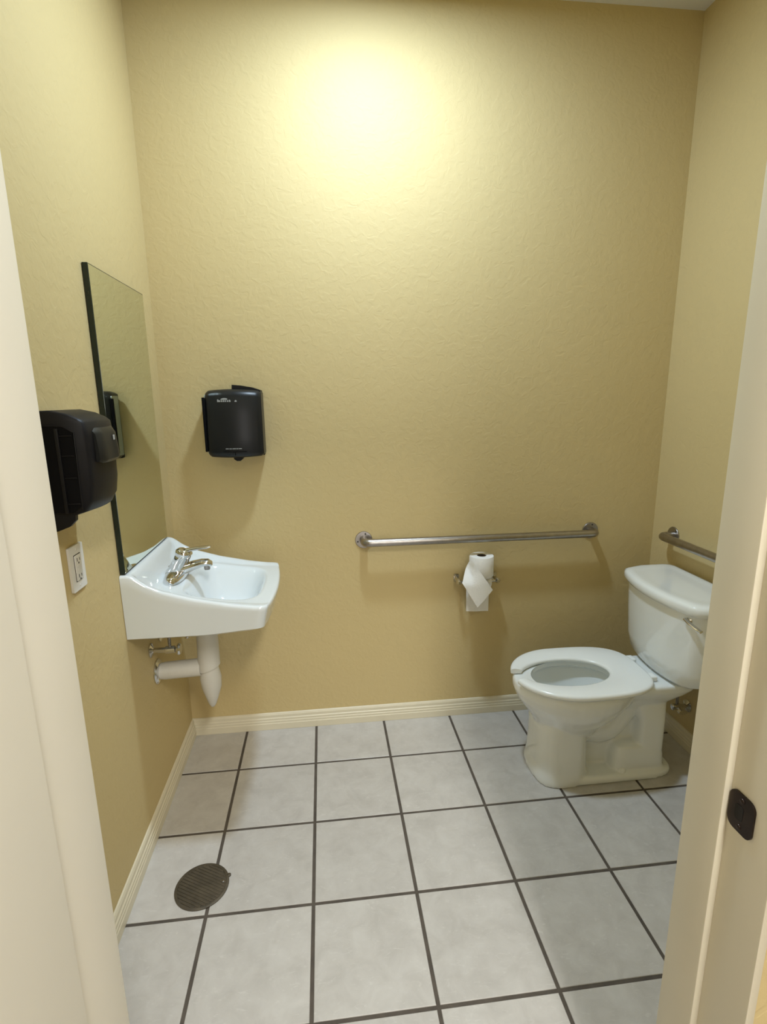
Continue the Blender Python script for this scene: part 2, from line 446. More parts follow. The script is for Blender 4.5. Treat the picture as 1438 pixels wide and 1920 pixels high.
def make_sink():
    bm = bmesh.new()
    U = spread(66, 0.02); V = spread(70, 0.02)
    nu, nv = len(U), len(V)
    def XY(u, v):
        s = 2*v-1; xf = frontx(s)
        x = 0.0012 + (xf-0.0012)*u
        # rounded front corners
        rc = 0.03; y = SC + SH*s
        d = x-(xf-rc)
        if d > 0:
            shrink = rc - math.sqrt(max(0, rc*rc-d*d)); y = SC + s*(SH-shrink*0.75)
        return x, y, xf
    top = [[None]*nv for _ in U]; bot = [[None]*nv for _ in U]
    for i, u in enumerate(U):
        for j, v in enumerate(V):
            x, y, xf = XY(u, v)
            ytop = SC + SH*(2*v-1)
            top[i][j] = bm.verts.new((x, y, topz(x, ytop, xf)))
            w = min(u*8, (1-u)*6, v*6, (1-v)*6, 1)
            zb = 0.772 + 0.012*sstep(.5, 1, u) - 0.035*sstep(0, 1, w)
            bx = x*0.968 if u > 0.02 else x
            by = SC + (y-SC)*0.985
            bot[i][j] = bm.verts.new((bx, by, zb))
    for i in range(nu-1):
        for j in range(nv-1):
            bm.faces.new((top[i][j], top[i+1][j], top[i+1][j+1], top[i][j+1]))
            bm.faces.new((bot[i][j], bot[i][j+1], bot[i+1][j+1], bot[i+1][j]))
    loop = [(i, 0) for i in range(nu)] + [(nu-1, j) for j in range(1, nv)] + [(i, nv-1) for i in range(nu-2, -1, -1)] + [(0, j) for j in range(nv-2, 0, -1)]
    n = len(loop); K = 6
    rows = [[top[i][j] for i, j in loop]]
    for k in range(1, K):
        t = k/K
        rows.append([bm.verts.new(top[i][j].co.lerp(bot[i][j].co, t)) for i, j in loop])
    rows.append([bot[i][j] for i, j in loop])
    for k in range(K):
        for a in range(n):
            b = (a+1) % n
            bm.faces.new((rows[k][a], rows[k+1][a], rows[k+1][b], rows[k][b]))
    return bm
sink = thing('wall_sink', (0.0, SC, 0.77), 'white wall-hung porcelain sink with raised back ledge under the mirror', 'sink')
obj('basin', make_sink(), 'sink_china', sink, angle=60)
# faucet: three hole deck plate, leaning body, spout and lever
FX = 0.105; FZ = 0.8975
fa = thing('faucet', (FX, SC, FZ), 'chrome single-lever faucet on the white sink', 'faucet')
bm = bmesh.new()
rings = []
for zz, k in ((0.0, 1.0), (0.008, 1.0), (0.016, .93), (0.023, .80), (0.026, .55)):
    ring = []
    for j in range(40):
        a = 2*PI*j/40
        c, s = math.cos(a), math.sin(a)
        ring.append((FX + 0.034*k*abs(c)**.8*(1 if c > 0 else -1), SC + (0.108-(1-k)*.03)*abs(s)**.8*(1 if s > 0 else -1), FZ + 0.0005 + zz - .0012*0))
    rings.append(ring)
loft(bm, rings); obj('deck_plate', bm, 'chrome', fa, angle=60)
bm = bmesh.new()
tube(bm, [(FX-.002, SC, FZ+.012), (FX+.002, SC, FZ+.022), (FX+.012, SC, FZ+.046), (FX+.022, SC, FZ+.066), (FX+.028, SC, FZ+.076)], [.036, .032, .0285, .027, .026], 28)
obj('body', bm, 'chrome', fa, angle=60)
bm = bmesh.new()
tube(bm, [(FX+.004, SC, FZ+.020), (FX+.035, SC, FZ+.030), (FX+.065, SC, FZ+.040), (FX+.092, SC, FZ+.0465), (FX+.110, SC, FZ+.047), (FX+.119, SC, FZ+.042), (FX+.122, SC, FZ+.034)],
     [.028, .028, .0255, .0225, .0205, .017, .009], 24, squash=.66)
sp = obj('spout', bm, 'chrome', fa, angle=60)
bm = bmesh.new(); lathe(bm, (FX+.108, SC, FZ+.021), [(.010, 0), (.011, .004), (.011, .016)], 20); obj('aerator', bm, 'brushed_steel', sp)
bm = bmesh.new()
tube(bm, [(FX+.027, SC, FZ+.074), (FX+.030, SC, FZ+.084), (FX+.033, SC, FZ+.092), (FX+.035, SC, FZ+.099), (FX+.0365, SC, FZ+.103)], [.027, .0295, .029, .022, .009], 28)
cap_ = obj('handle_dome', bm, 'chrome', fa, angle=60)
bm = bmesh.new()
tube(bm, [(FX+.032, SC, FZ+.092), (FX+.055, SC, FZ+.099), (FX+.085, SC, FZ+.103), (FX+.112, SC, FZ+.105), (FX+.126, SC, FZ+.108)], [.020, .016, .0135, .013, .009], 18, squash=.45)
obj('lever', bm, 'chrome', fa, angle=60)
bm = bmesh.new(); tube(bm, [(FX-.021, SC, FZ+.012), (FX-.022, SC, FZ+.032)], .0028, 10); lathe(bm, (FX-.022, SC, FZ+.030), [(.003, 0), (.0065, .003), (.0065, .009), (.003, .012)], 16); obj('lift_rod', bm, 'chrome', fa)
# basin drain
bm = bmesh.new(); xd = 0.285; zd = topz(xd, SC, frontx(0))
lathe(bm, (xd, SC, zd), [(.030, -.003), (.030, .0015), (.026, .0028), (.020, .001), (.012, -.0005), (.003, -.0005)], 28)
obj('sink_drain', bm, 'chrome', sink)

# drain pipe under the sink, wrapped in white covers
PX = 0.185
dp = thing('drain_pipe', (0.0, SC, 0.50), 'drain trap under the sink in white plastic pipe covers', 'drain pipe')
bm = bmesh.new(); tube(bm, [(PX+.006, SC, .738), (PX+.006, SC, .64), (PX+.004, SC, .535)], [.037, .039, .041], 26); 
for v in bm.verts:
    if v.co.z < .54: v.co.z += (v.co.x-PX)*.30 - .004
obj('tailpiece_cover', bm, 'pipe_wrap', dp, angle=50)
bm = bmesh.new()
tube(bm, [(PX+.004, SC, .555), (PX+.004, SC, .532), (PX+.006, SC, .49), (PX+.007, SC, .45), (PX+.006, SC, .41), (PX+.005, SC, .38), (PX+.005, SC, .368)], [.028, .033, .0395, .036, .024, .014, .007], 26)
obj('trap_cover', bm, 'pipe_wrap', dp, angle=60)
bm = bmesh.new(); tube(bm, [(.012, SC, .528), (.03, SC, .529), (.16, SC, .535)], [.030, .0325, .0335], 24); obj('wall_arm_cover', bm, 'pipe_wrap', dp, angle=50)
bm = bmesh.new(); lathe(bm, (0.001, SC, .528), [(.047, 0), (.047, .003), (.040, .009), (.033, .012)], 30, 'X'); obj('escutcheon', bm, 'chrome', dp)
for i, (dy, zz) in enumerate(((0.075, 0.640), (-0.045, 0.635))):
    sv = thing('supply_valve', (0, SC+dy, zz), 'chrome water shut-off valve under the sink, on the side ' + ('near the back wall' if i == 0 else 'near the outlet'), 'valve', 'shut-off valves under the sink')
    bm = bmesh.new(); lathe(bm, (0.001, SC+dy, zz), [(.026, 0), (.026, .002), (.012, .008), (.009, .010), (.009, .05), (.013, .052), (.013, .085), (.010, .087)], 20, 'X'); obj('valve_body', bm, 'chrome', sv)
    bm = bmesh.new(); lathe(bm, (0.094, SC+dy, zz), [(.006, -.012), (.006, 0), (.020, .001), (.022, .006), (.018, .012)], 18, 'X'); obj('knob', bm, 'chrome', sv)
    bm = bmesh.new(); tube(bm, fillet([(.068, SC+dy, zz+.008), (.068, SC+dy, zz+.06), (.080, SC+dy*.5, zz+.12), (.095, SC+dy*.4, .742)], .03), .0058, 12); obj('supply_hose', bm, 'braided_hose', sv)

# ------------------------------------------------------------------ mirror
mi = thing('wall_mirror', (0.0, -0.377, 0.992), 'tall frameless rectangular mirror on the left wall above the sink', 'mirror')
my0, my1, mz0, mz1 = -0.612, -0.150, 0.9885, 1.897
bm = B(0.0012, 0.0165, my0, my1, mz0, mz1, .0008, 1); obj('glass_back', bm, 'glass_edge', mi, smooth=False)
bm = B(0.0163, 0.0171, my0+.003, my1-.003, mz0+.003, mz1-.003); obj('mirror_face', bm, 'mirror_glass', mi, smooth=False)

# ------------------------------------------------------------------ outlet
ou = thing('wall_outlet', (0, -0.88, 1.10), 'white outlet plate with test buttons on the left wall under the soap dispenser', 'outlet')
oy0, oy1, oz0, oz1 = -0.918, -0.842, 1.042, 1.160; oc = (oy0+oy1)/2
bm = bmesh.new(); prism(bm, rr_outline(oy0, oy1, oz0, oz1, .004), 0.0006, 0.0065, 'X'); bevel_all(bm, .0022, 2, 60); obj('cover_plate', bm, 'white_plastic', ou)
bm = B(0.0060, 0.0068, oc-.0185, oc+.0185, 1.101-.0355, 1.101+.0355); obj('seam', bm, 'slot_dark', ou, smooth=False)
bm = B(0.0062, 0.0095, oc-.0168, oc+.0168, 1.101-.0335, 1.101+.0335, .0015); ins = obj('receptacle', bm, 'white_plastic', ou)
for s in (-1, 1):
    for dy, hh in ((-.0065, .0045), (.0065, .0038)):
        bm = B(0.0092, 0.0099, oc+dy-.0014, oc+dy+.0014, 1.101+s*.0215-hh, 1.101+s*.0215+hh); obj('slot', bm, 'slot_dark', ins, smooth=False)
    bm = bmesh.new(); cyl(bm, (0.0092, oc, 1.101+s*.0215-.0092), (1, 0, 0), .0028, .0007, 12); obj('ground_hole', bm, 'slot_dark', ins, smooth=False)
    bm = B(0.0094, 0.0106, oc-.0085, oc+.0085, 1.101+s*.0052-.0028, 1.101+s*.0052+.0028, .0006, 1); obj('button', bm, 'white_plastic', ins)
for s in (-1, 1):
    bm = bmesh.new(); lathe(bm, (0.0064, oc, 1.101+s*.0475), [(.0032, 0), (.0028, .0009), (.0008, .0012)], 12, 'X'); obj('screw', bm, 'white_plastic', ou)

# ------------------------------------------------------------------ soap dispenser on the left wall
sd = thing('soap_dispenser', (0, -0.925, 1.221), 'black plastic soap dispenser with push paddle on the left wall beside the doorway', 'soap dispenser')
NY, FY = -1.003, -0.838
def sd_prof(inset=0.0):
    i = inset
    return [(0.004, 1.500-i), (0.045, 1.501-i), (0.080, 1.493-i), (0.103, 1.482-i), (0.1135-i, 1.473-i), (0.1165-i, 1.440), (0.117-i, 1.40), (0.1155-i, 1.335), (0.109-i, 1.293), (0.096-i, 1.270+i), (0.072, 1.262+i), (0.004, 1.262+i)]
def sd_ring(y, k, inset):
    return [(x if x < .01 else x + k, y, z) for x, z in sd_prof(inset)]
bm = bmesh.new()
rings = []
n = 12
for q in range(n+1):
    t = q/n; y = NY + (FY-NY)*t
    bulge = 0.012*(1-(2*t-1)**2)
    ins = 0.0025 if q in (0, n) else 0.0
    rings.append(sd_ring(y, bulge, ins))
    if q == 0: rings.append(sd_ring(y+.0025, 0.0005, 0.0))
    if q == n: rings.insert(-1, sd_ring(y-.0025, 0.0005, 0.0))
loft(bm, rings); obj('cover', bm, 'black_plastic', sd, angle=45)
# side rails and ribs of the open side
bm = bmesh.new(); prism(bm, [(.004, 1.466), (.070, 1.466), (.092, 1.452), (.093, 1.285), (.072, 1.270), (.004, 1.270)], NY-.0035, NY+.001, 'Y'); obj('side_panel', bm, 'dark_recess', sd, smooth=False)
for zz in (1.445, 1.400, 1.350, 1.290):
    bm = B(.062, .090, NY-.0055, NY-.002, zz-.0012, zz+.0012, .0005, 1); obj('rib', bm, 'black_plastic', sd)
bm = B(.055, .0635, NY-.0075, NY-.002, 1.268, 1.462, .002); obj('rail', bm, 'black_plastic', sd)
bm = bmesh.new(); tube(bm, [(.093, NY-.003, 1.276), (.095, NY-.003, 1.452), (.072, NY-.003, 1.4665), (.004, NY-.003, 1.469)], .0014, 8); obj('rim', bm, 'black_plastic', sd)
# foot of the back plate below the cover
bm = bmesh.new(); prism(bm, [(.0015, 1.268), (.074, 1.268), (.072, 1.250), (.058, 1.236), (.032, 1.226), (.0015, 1.221)], NY+.001, NY+.014, 'Y'); bevel_all(bm, .002); obj('nozzle_housing', bm, 'black_plastic', sd)
# push paddle
bm = bmesh.new()
rings = []
for q in range(9):
    t = q/8; y = -0.975 + .125*t
    bl = 0.012*(1-(2*((y-NY)/(FY-NY))-1)**2)
    e = 0.004 if q in (0, 8) else 0
    rings.append([(.108+bl, y, 1.462), (.1175+bl-e, y, 1.460-e), (.1255+bl-e, y, 1.445), (.129+bl-e, y, 1.410), (.130+bl-e, y, 1.385+e), (.124+bl, y, 1.378+e), (.108+bl, y, 1.380)])
loft(bm, rings); pad = obj('push_paddle', bm, 'black_gloss', sd, angle=40)
bm = B(.1395, .1405, -.905, -.895, 1.428, 1.440, .0003, 1); obj('logo_print', bm, 'grey_print', pad)

# ------------------------------------------------------------------ paper towel dispenser on the back wall
pd = thing('paper_towel_dispenser', (0.298, 0, 1.28), 'glossy black paper towel dispenser with small logo on the back wall', 'paper towel dispenser')
px0, px1, pz0, pz1 = 0.192, 0.409, 1.298, 1.552
pc, ph = (px0+px1)/2, (px1-px0)/2
def pd_front(s): return -0.098 - 0.024*(1-s*s)
bm = bmesh.new(); rings = []
N = 20
def pd_top(s): return pz1 + 0.006*(1-s*s)
for q in range(N+1):
    s = -1 + 2*q/N; x = pc + ph*s
    yf = pd_front(s); e = 0.006 if q in (0, N) else 0
    zt = pd_top(s) - e; zb = pz0 - .004*(1-s*s) + e
    rings.append([(x, -0.014, zt), (x, yf*.55, zt+.004), (x, yf+.022+e, zt+.001), (x, yf+.007+e, zt-.008), (x, yf+e, zt-.024), (x, yf+e, zt-.10), (x, yf-.003+e, zb+.10), (x, yf-.003+e, zb+.022), (x, yf+.003+e, zb+.006), (x, yf+.012+e, zb), (x, -0.014, zb)])
loft(bm, rings); cov = obj('front_cover', bm, 'black_gloss', pd, angle=40)
bm = B(px0+.003, px1-.004, -0.030, -0.0012, pz0-.004, pz1-.020, .003); obj('back_plate', bm, 'black_plastic', pd)
bm = bmesh.new(); prism(bm, [(pc-.006, pz1-.002), (pc-.004, pz1+.026), (pc+.03, pz1+.023), (pc+.07, pz1+.016), (px1-.004, pz1+.004), (px1-.004, pz1-.006)], -0.075, -0.0012, 'Y'); bevel_all(bm, .0015, 1); obj('top_ridge', bm, 'black_plastic', pd)
bm = B(px0-.0105, px0-.0005, -0.1000, -0.0895, pz0+.02, pz1-.022, .0015, 1); obj('hinge_strip', bm, 'dark_recess', pd)
bm = bmesh.new(); prism(bm, rr_outline(-.088, -.022, pz0+.010, pz1-.012, .006), px0-.0022, px0+.004, 'X'); obj('side_window', bm, 'smoke_panel', pd)
# outlet tab under the cover
bm = bmesh.new(); prism(bm, [(pc-.014, pz0+.004), (pc+.026, pz0+.004), (pc+.024, pz0-.010), (pc+.014, pz0-.019), (pc, pz0-.019), (pc-.010, pz0-.012)], -0.10, -0.055, 'Y'); bevel_all(bm, .002); obj('latch_tab', bm, 'black_plastic', pd)
# seam over the latch, and the latch slot
bm = B(pc-.045, pc+.045, -0.1262, -0.115, pz0+.0195, pz0+.0215); obj('seam', bm, 'dark_recess', cov, smooth=False)
bm = B(pc-.0015, pc+.0015, -0.1262, -0.115, pz0+.006, pz0+.020); obj('seam', bm, 'dark_recess', cov, smooth=False)
# worn logo print: too small to read, a row of blurred strokes under a little arc
bm = bmesh.new(); lz = 1.512; lx = px0+.052
for k, (w, h) in enumerate(((.008, .010), (.006, .007), (.006, .007), (.006, .0075), (.005, .0075), (.006, .007), (.0075, .0085))):
    x = lx + k*.0075
    s = (x+w/2-pc)/ph; y = pd_front(s)-.0006
    prism(bm, [(x, lz), (x+w*.85, lz), (x+w*.85, lz+h*.6), (x+w*.45, lz+h), (x, lz+h)], y-.0004, y+.001, 'Y')
arc = [(lx+.028+.015*math.cos(PI*k/8), lz+.0085+.0065*math.sin(PI*k/8)) for k in range(9)]
s = (lx+.028-pc)/ph; prism(bm, arc, pd_front(s)-.0010, pd_front(s)+.001, 'Y')
x = lx+.066; s = (x-pc)/ph; prism(bm, [(x, lz), (x+.009, lz), (x+.0075, lz+.006), (x+.003, lz+.007)], pd_front(s)-.001, pd_front(s)+.001, 'Y')
obj('logo_print', bm, 'grey_print', cov, smooth=False)
bm = bmesh.new(); lz = pz0 + .031
for k, w in enumerate((.012, .009, .013, .007, .012)):
    x = pc-.036 + (0, .0145, .026, .041, .050)[k]
    s = (x+w/2-pc)/ph; y = pd_front(s)-.0036
    prism(bm, [(x, lz), (x+w, lz), (x+w, lz+.003), (x, lz+.003)], y-.0004, y+.001, 'Y')
obj('small_print', bm, 'grey_print', cov, smooth=False)
bm = bmesh.new(); y = pd_front(0)-.0036
prism(bm, [(pc-.026, lz-.004), (pc-.006, lz-.0115), (pc+.014, lz-.004), (pc+.016, lz-.0055), (pc-.006, lz-.0145), (pc-.028, lz-.0055)], y-.0004, y+.001, 'Y')
obj('chevron_mark', bm, 'black_plastic', cov, smooth=False)

# ------------------------------------------------------------------ grab bars
def grab_bar(p0, p1, n, label, grp):
    p0, p1, n = Vector(p0), Vector(p1), Vector(n)
    t = thing('grab_bar', p0, label, 'grab bar', grp)
    off = 0.062; r = 0.0175
    bm = bmesh.new(); tube(bm, fillet([p0+n*.004, p0+n*off, p1+n*off, p1+n*.004], .042, 9), r, 22); obj('bar', bm, 'brushed_steel', t, angle=50)
    for p in (p0, p1):
        bm = bmesh.new()
        ax = n; u = ax.orthogonal().normalized(); w = ax.cross(u)
        rings = [[p + ax*h + (u*math.cos(2*PI*j/32)+w*math.sin(2*PI*j/32))*rr for j in range(32)] for h, rr in ((.0008, .0385), (.003, .0385), (.005, .037), (.0055, .0185))]
        loft(bm, rings); f = obj('flange', bm, 'brushed_steel', t)
        for k in range(3):
            a = PI/2 + k*2*PI/3
            c = p + (u*math.cos(a)+w*math.sin(a))*.028
            bm = bmesh.new(); cyl(bm, c+ax*.0046, ax, .0042, .0022, 12, .0034); obj('screw', bm, 'slot_dark', f)
    return t
grab_bar((0.812, 0, .903), (1.874, 0, .904), (0, -1, 0), 'long brushed steel grab bar on the back wall above the toilet paper', 'grab bars')
grab_bar((RW, -0.150, .905), (RW, -1.06, .905), (-1, 0, 0), 'brushed steel grab bar on the right wall above the toilet tank', 'grab bars')

# ------------------------------------------------------------------ toilet paper holder and rolls
HZ, HYY = 0.703, -0.062
tp = thing('paper_holder', (1.32, 0, HZ), 'chrome two-post toilet paper holder under the long grab bar', 'paper holder')
for x, s in ((1.236, 1), (1.414, -1)):
    bm = bmesh.new(); prism(bm, rr_outline(x-.012, x+.012, HZ-.020, HZ+.020, .006), -.0008, -.007, 'Y'); bevel_all(bm, .0015, 1, 60); po = obj('mounting_plate', bm, 'chrome', tp)
    bm = bmesh.new(); tube(bm, [(x, -.006, HZ), (x, -.04, HZ), (x, HYY-.004, HZ), (x, HYY-.014, HZ)], [.011, .010, .0125, .007], 16); obj('post', bm, 'chrome', tp)
bm = bmesh.new(); tube(bm, [(1.2365, HYY, HZ), (1.4135, HYY, HZ)], .006, 14); obj('spindle', bm, 'chrome', tp)
# nearly empty roll on the spindle with its sheet hanging down
r1 = thing('toilet_roll', (1.328, HYY, HZ), 'thin toilet roll on the holder with a shaded sheet hanging below', 'toilet roll')
bm = bmesh.new(); lathe(bm, (1.328, HYY, HZ), [(.018, -.0505), (.0285, -.0505), (.029, -.049), (.029, .049), (.0285, .0505), (.018, .0505), (.0175, .049), (.0175, -.049)], 28, 'X', caps=False)
bmesh.ops.remove_doubles(bm, verts=bm.verts, dist=1e-6); obj('paper_roll', bm, 'tissue', r1, angle=50)
bm = bmesh.new(); rings = []
for k in range(16):
    t = k/15; z = HZ - t*.155; y = HYY + .0290 - .004*math.sin(t*3)
    row = []
    for j in range(9):
        s = j/8; row.append((1.276 + .106*s + (.003*t), y + .0025*math.sin(s*5+t*3), z - .006*s*t))
    rings.append(row)
def sheet(bm, rows, th, d):
    top = [[bm.verts.new(p) for p in r] for r in rows]
    bot = [[bm.verts.new(Vector(p) + Vector(d)*th) for p in r] for r in rows]
    m, n = len(rows), len(rows[0])
    for i in range(m-1):
        for j in range(n-1):
            bm.faces.new((top[i][j], top[i+1][j], top[i+1][j+1], top[i][j+1])); bm.faces.new((bot[i][j], bot[i][j+1], bot[i+1][j+1], bot[i+1][j]))
    for i in range(m-1):
        bm.faces.new((top[i][0], bot[i][0], bot[i+1][0], top[i+1][0])); bm.faces.new((top[i][-1], top[i+1][-1], bot[i+1][-1], bot[i][-1]))
    for j in range(n-1):
        bm.faces.new((top[0][j], top[0][j+1], bot[0][j+1], bot[0][j])); bm.faces.new((top[-1][j], bot[-1][j], bot[-1][j+1], top[-1][j+1]))
sheet(bm, rings, .0006, (0, 1, 0)); obj('hanging_sheet', bm, 'tissue', r1)
# full roll standing upright on the holder with a folded corner hanging in front
RX, RY, RZ0, RZ1 = 1.335, -0.066, HZ+.0295, 0.826
r2 = thing('toilet_roll', (RX, RY, RZ0), 'white toilet roll standing upright on the holder with folded corner sheet', 'toilet roll')
RR = .0545
bm = bmesh.new(); lathe(bm, (RX, RY, RZ0), [(.021, 0), (RR-.002, 0), (RR, .003), (RR, RZ1-RZ0-.003), (RR-.002, RZ1-RZ0), (.021, RZ1-RZ0)], 40, caps=False)
obj('paper_roll', bm, 'tissue', r2, angle=50)
bm = bmesh.new(); lathe(bm, (RX, RY, RZ0), [(.0208, .0005), (.0208, RZ1-RZ0-.0008), (.0195, RZ1-RZ0-.0008), (.0195, .0005)], 28, caps=False); obj('cardboard_core', bm, 'cardboard', r2)
# folded sheet: a pointed flap wrapping the lower front left of the roll
flap = [(1.279, .790), (1.234, .715), (1.303, .604), (1.371, .672), (1.345, .745), (1.30, .775)]
def flap_pt(s, t):
    # bilinear patch between four corner points of the kite
    A, Bc, Cc, D = Vector((1.284, .812)), Vector((1.236, .716)), Vector((1.304, .603)), Vector((1.372, .682))
    p = A*(1-s)*(1-t) + Bc*s*(1-t) + Cc*s*t + D*(1-s)*t
    dx = p.x-RX
    ysurf = RY - math.sqrt(max(0.0, (RR+.0025)**2 - min(abs(dx), RR)**2)) if abs(dx) < RR else RY
    hang = RY - RR - .006
    k = sstep(.78, .70, p.y)
    y = ysurf*(1-k) + (hang + .25*max(0, (RX-.05)-p.x) + .003*math.sin(p.x*60))*k
    return (p.x, y, p.y)
bm = bmesh.new(); sheet(bm, [[flap_pt(i/14, j/14) for j in range(15)] for i in range(15)], .0008, (0, -1, 0)); obj('folded_sheet', bm, 'tissue', r2, angle=60)

# ------------------------------------------------------------------ toilet
TY = -0.425
to = thing('toilet', (1.75, TY, 0), 'white two-piece toilet with open-front seat in the right corner', 'toilet')
def egg(z, xf, xb, hw, n=40, pw=2.0, xm=None):
    xm = (xf*.52 + xb*.48) if xm is None else xm
    out = []
    for j in range(n):
        a = 2*PI*j/n; c, s = math.cos(a), math.sin(a)
        cc = math.copysign(abs(c)**(2/pw), c); ss = math.copysign(abs(s)**(2/pw), s)
        out.append((xm + (xb-xm if c > 0 else xm-xf)*cc, TY + hw*ss, z))
    return out
bm = bmesh.new()
# bowl
t = bmesh.new(); loft(t, [egg(.17, 1.50, 1.70, .085), egg(.235, 1.462, 1.75, .122), egg(.27, 1.442, 1.79, .148), egg(.31, 1.412, 1.83, .170), egg(.345, 1.388, 1.86, .183), egg(.38, 1.374, 1.875, .190), egg(.405, 1.374, 1.88, .190), egg(.415, 1.380, 1.875, .184)]); merge(bm, t)
# deck that carries the tank
t = bmesh.new(); loft(t, [egg(.25, 1.80, 1.97, .05, pw=5), egg(.31, 1.78, 1.985, .085, pw=5), egg(.36, 1.75, 2.05, .118, pw=6), egg(.385, 1.74, 2.08, .130, pw=6), egg(.408, 1.74, 2.085, .132, pw=6), egg(.415, 1.745, 2.08, .128, pw=6)]); merge(bm, t)
# front column of the pedestal
t = bmesh.new(); loft(t, [egg(.0, 1.452, 1.672, .128, pw=3.2), egg(.02, 1.453, 1.672, .128, pw=3.2), egg(.06, 1.461, 1.668, .122, pw=3.2), egg(.14, 1.464, 1.664, .119, pw=3.2), egg(.22, 1.464, 1.660, .119, pw=3.2), egg(.26, 1.47, 1.655, .118, pw=3.2)]); merge(bm, t)
# foot plate
t = bmesh.new(); loft(t, [egg(.0, 1.47, 2.03, .126, pw=5), egg(.022, 1.47, 2.03, .126, pw=5), egg(.032, 1.48, 2.02, .116, pw=5)]); merge(bm, t)
# core behind the column and the winding trapway
t = bmesh.new(); box(t, 1.60, 1.96, TY-.036, TY+.036, .01, .29, .015, 3); merge(bm, t)
t = bmesh.new(); tube(t, fillet([(1.60, TY, .215), (1.76, TY, .185), (1.84, TY, .30)], .06, 8), .074, 20); merge(bm, t)
t = bmesh.new(); tube(t, fillet([(1.84, TY, .33), (1.93, TY, .30), (1.945, TY, .14), (1.955, TY, .02)], .05, 8), .072, 20); merge(bm, t)
t = bmesh.new(); loft(t, [egg(.01, 1.765, 1.995, .106, pw=6), egg(.09, 1.77, 1.99, .102, pw=6), egg(.128, 1.782, 1.985, .094, pw=5), egg(.140, 1.81, 1.98, .07, pw=4)]); merge(bm, t)
t = bmesh.new(); loft(t, [egg(.08, 1.872, 1.985, .096, pw=6), egg(.24, 1.872, 1.985, .096, pw=6), egg(.34, 1.83, 1.995, .09, pw=4)]); merge(bm, t)
for v in bm.verts: v.co -= Vector((1.75, TY, 0))
me = bpy.data.meshes.new('bowl'); bm.to_mesh(me); bm.free()
bowl = bpy.data.objects.new('bowl', me); COL.objects.link(bowl)
rm = bowl.modifiers.new('r', 'REMESH'); rm.mode = 'VOXEL'; rm.voxel_size = 0.0055; rm.adaptivity = 0
sm = bowl.modifiers.new('s', 'SMOOTH'); sm.iterations = 5; sm.factor = 0.5
ct = bmesh.new(); loft(ct, [egg(.225, 1.55, 1.68, .045), egg(.25, 1.52, 1.71, .075), egg(.30, 1.475, 1.755, .110), egg(.36, 1.442, 1.785, .127), egg(.385, 1.435, 1.79, .132), egg(.395, 1.447, 1.775, .118), egg(.43, 1.447, 1.775, .118)])
bmesh.ops.recalc_face_normals(ct, faces=ct.faces)
for v in ct.verts: v.co -= Vector((1.75, TY, 0))
cme = bpy.data.meshes.new('cut'); ct.to_mesh(cme); ct.free()
cut = bpy.data.objects.new('cut', cme); COL.objects.link(cut)
bo = bowl.modifiers.new('b', 'BOOLEAN'); bo.operation = 'DIFFERENCE'; bo.object = cut; bo.solver = 'EXACT'
me2 = evaluated(bowl); bowl.modifiers.clear(); bowl.data = me2; me2.name = 'bowl'
bpy.data.objects.remove(cut)
me2.materials.clear(); me2.materials.append(MATS['porcelain']); finish(me2, True, 50)
bowl.parent = to; ROOT[bowl.name] = ROOT[to.name]
bm = bmesh.new(); loft(bm, [egg(.285, 1.488, 1.742, .0985), egg(.287, 1.488, 1.742, .0985)]); obj('water', bm, 'water', bowl)
# bolt caps
for dy in (-.098, .098):
    bm = bmesh.new(); lathe(bm, (1.80, TY+dy, .031), [(.017, 0), (.017, .006), (.014, .014), (.008, .018), (.002, .019)], 18); obj('bolt_cap', bm, 'toilet_plastic', to, angle=60)
# open-front seat
def seat_curve(xf, xb, hw, y_gap, n, pw, xm):
    a0 = math.asin(min(1, y_gap/hw)) ; out = []
    for k in range(n+1):
        a = PI - a0 - (2*PI-2*a0)*k/n
        c, s = math.cos(a), math.sin(a)
        p_ = pw if c > 0 else 2.0
        cc = math.copysign(abs(c)**(2/p_), c); ss = math.copysign(abs(s)**(2/p_), s)
        out.append((xm + (xb-xm if c > 0 else xm-xf)*cc, TY + hw*ss))
    return out
zs = .4195
oc_ = seat_curve(1.366, 1.905, .197, .040, 64, 3.3, 1.60); ic_ = seat_curve(1.405, 1.762, .104, .036, 64, 2.0, 1.60)
bm = bmesh.new()
rows = []
for (ox, oy), (ix, iy) in zip(oc_, ic_):
    o3, i3 = Vector((ox, oy, 0)), Vector((ix, iy, 0)); d = (i3-o3); L = d.length; d.normalize()
    sec = []
    for f, z in ((0.0, .005), (.0, .0135), (.004, .0185), (.012, .021), (.5, .0205), (L-.010, .0175), (L-.003, .0150), (L, .0105), (L, .005), (L-.003, .0), (.004, .0)):
        dist = L*.5 if f == .5 else f
        p = o3 + d*dist; sec.append((p.x, p.y, zs + z))
    rows.append(sec)
loft(bm, rows); obj('seat', bm, 'toilet_plastic', to, angle=60)
for dy in (-.072, .072):
    bm = B(1.885, 1.922, TY+dy-.020, TY+dy+.020, .4155, .438, .006, 3); obj('seat_hinge', bm, 'toilet_plastic', to)
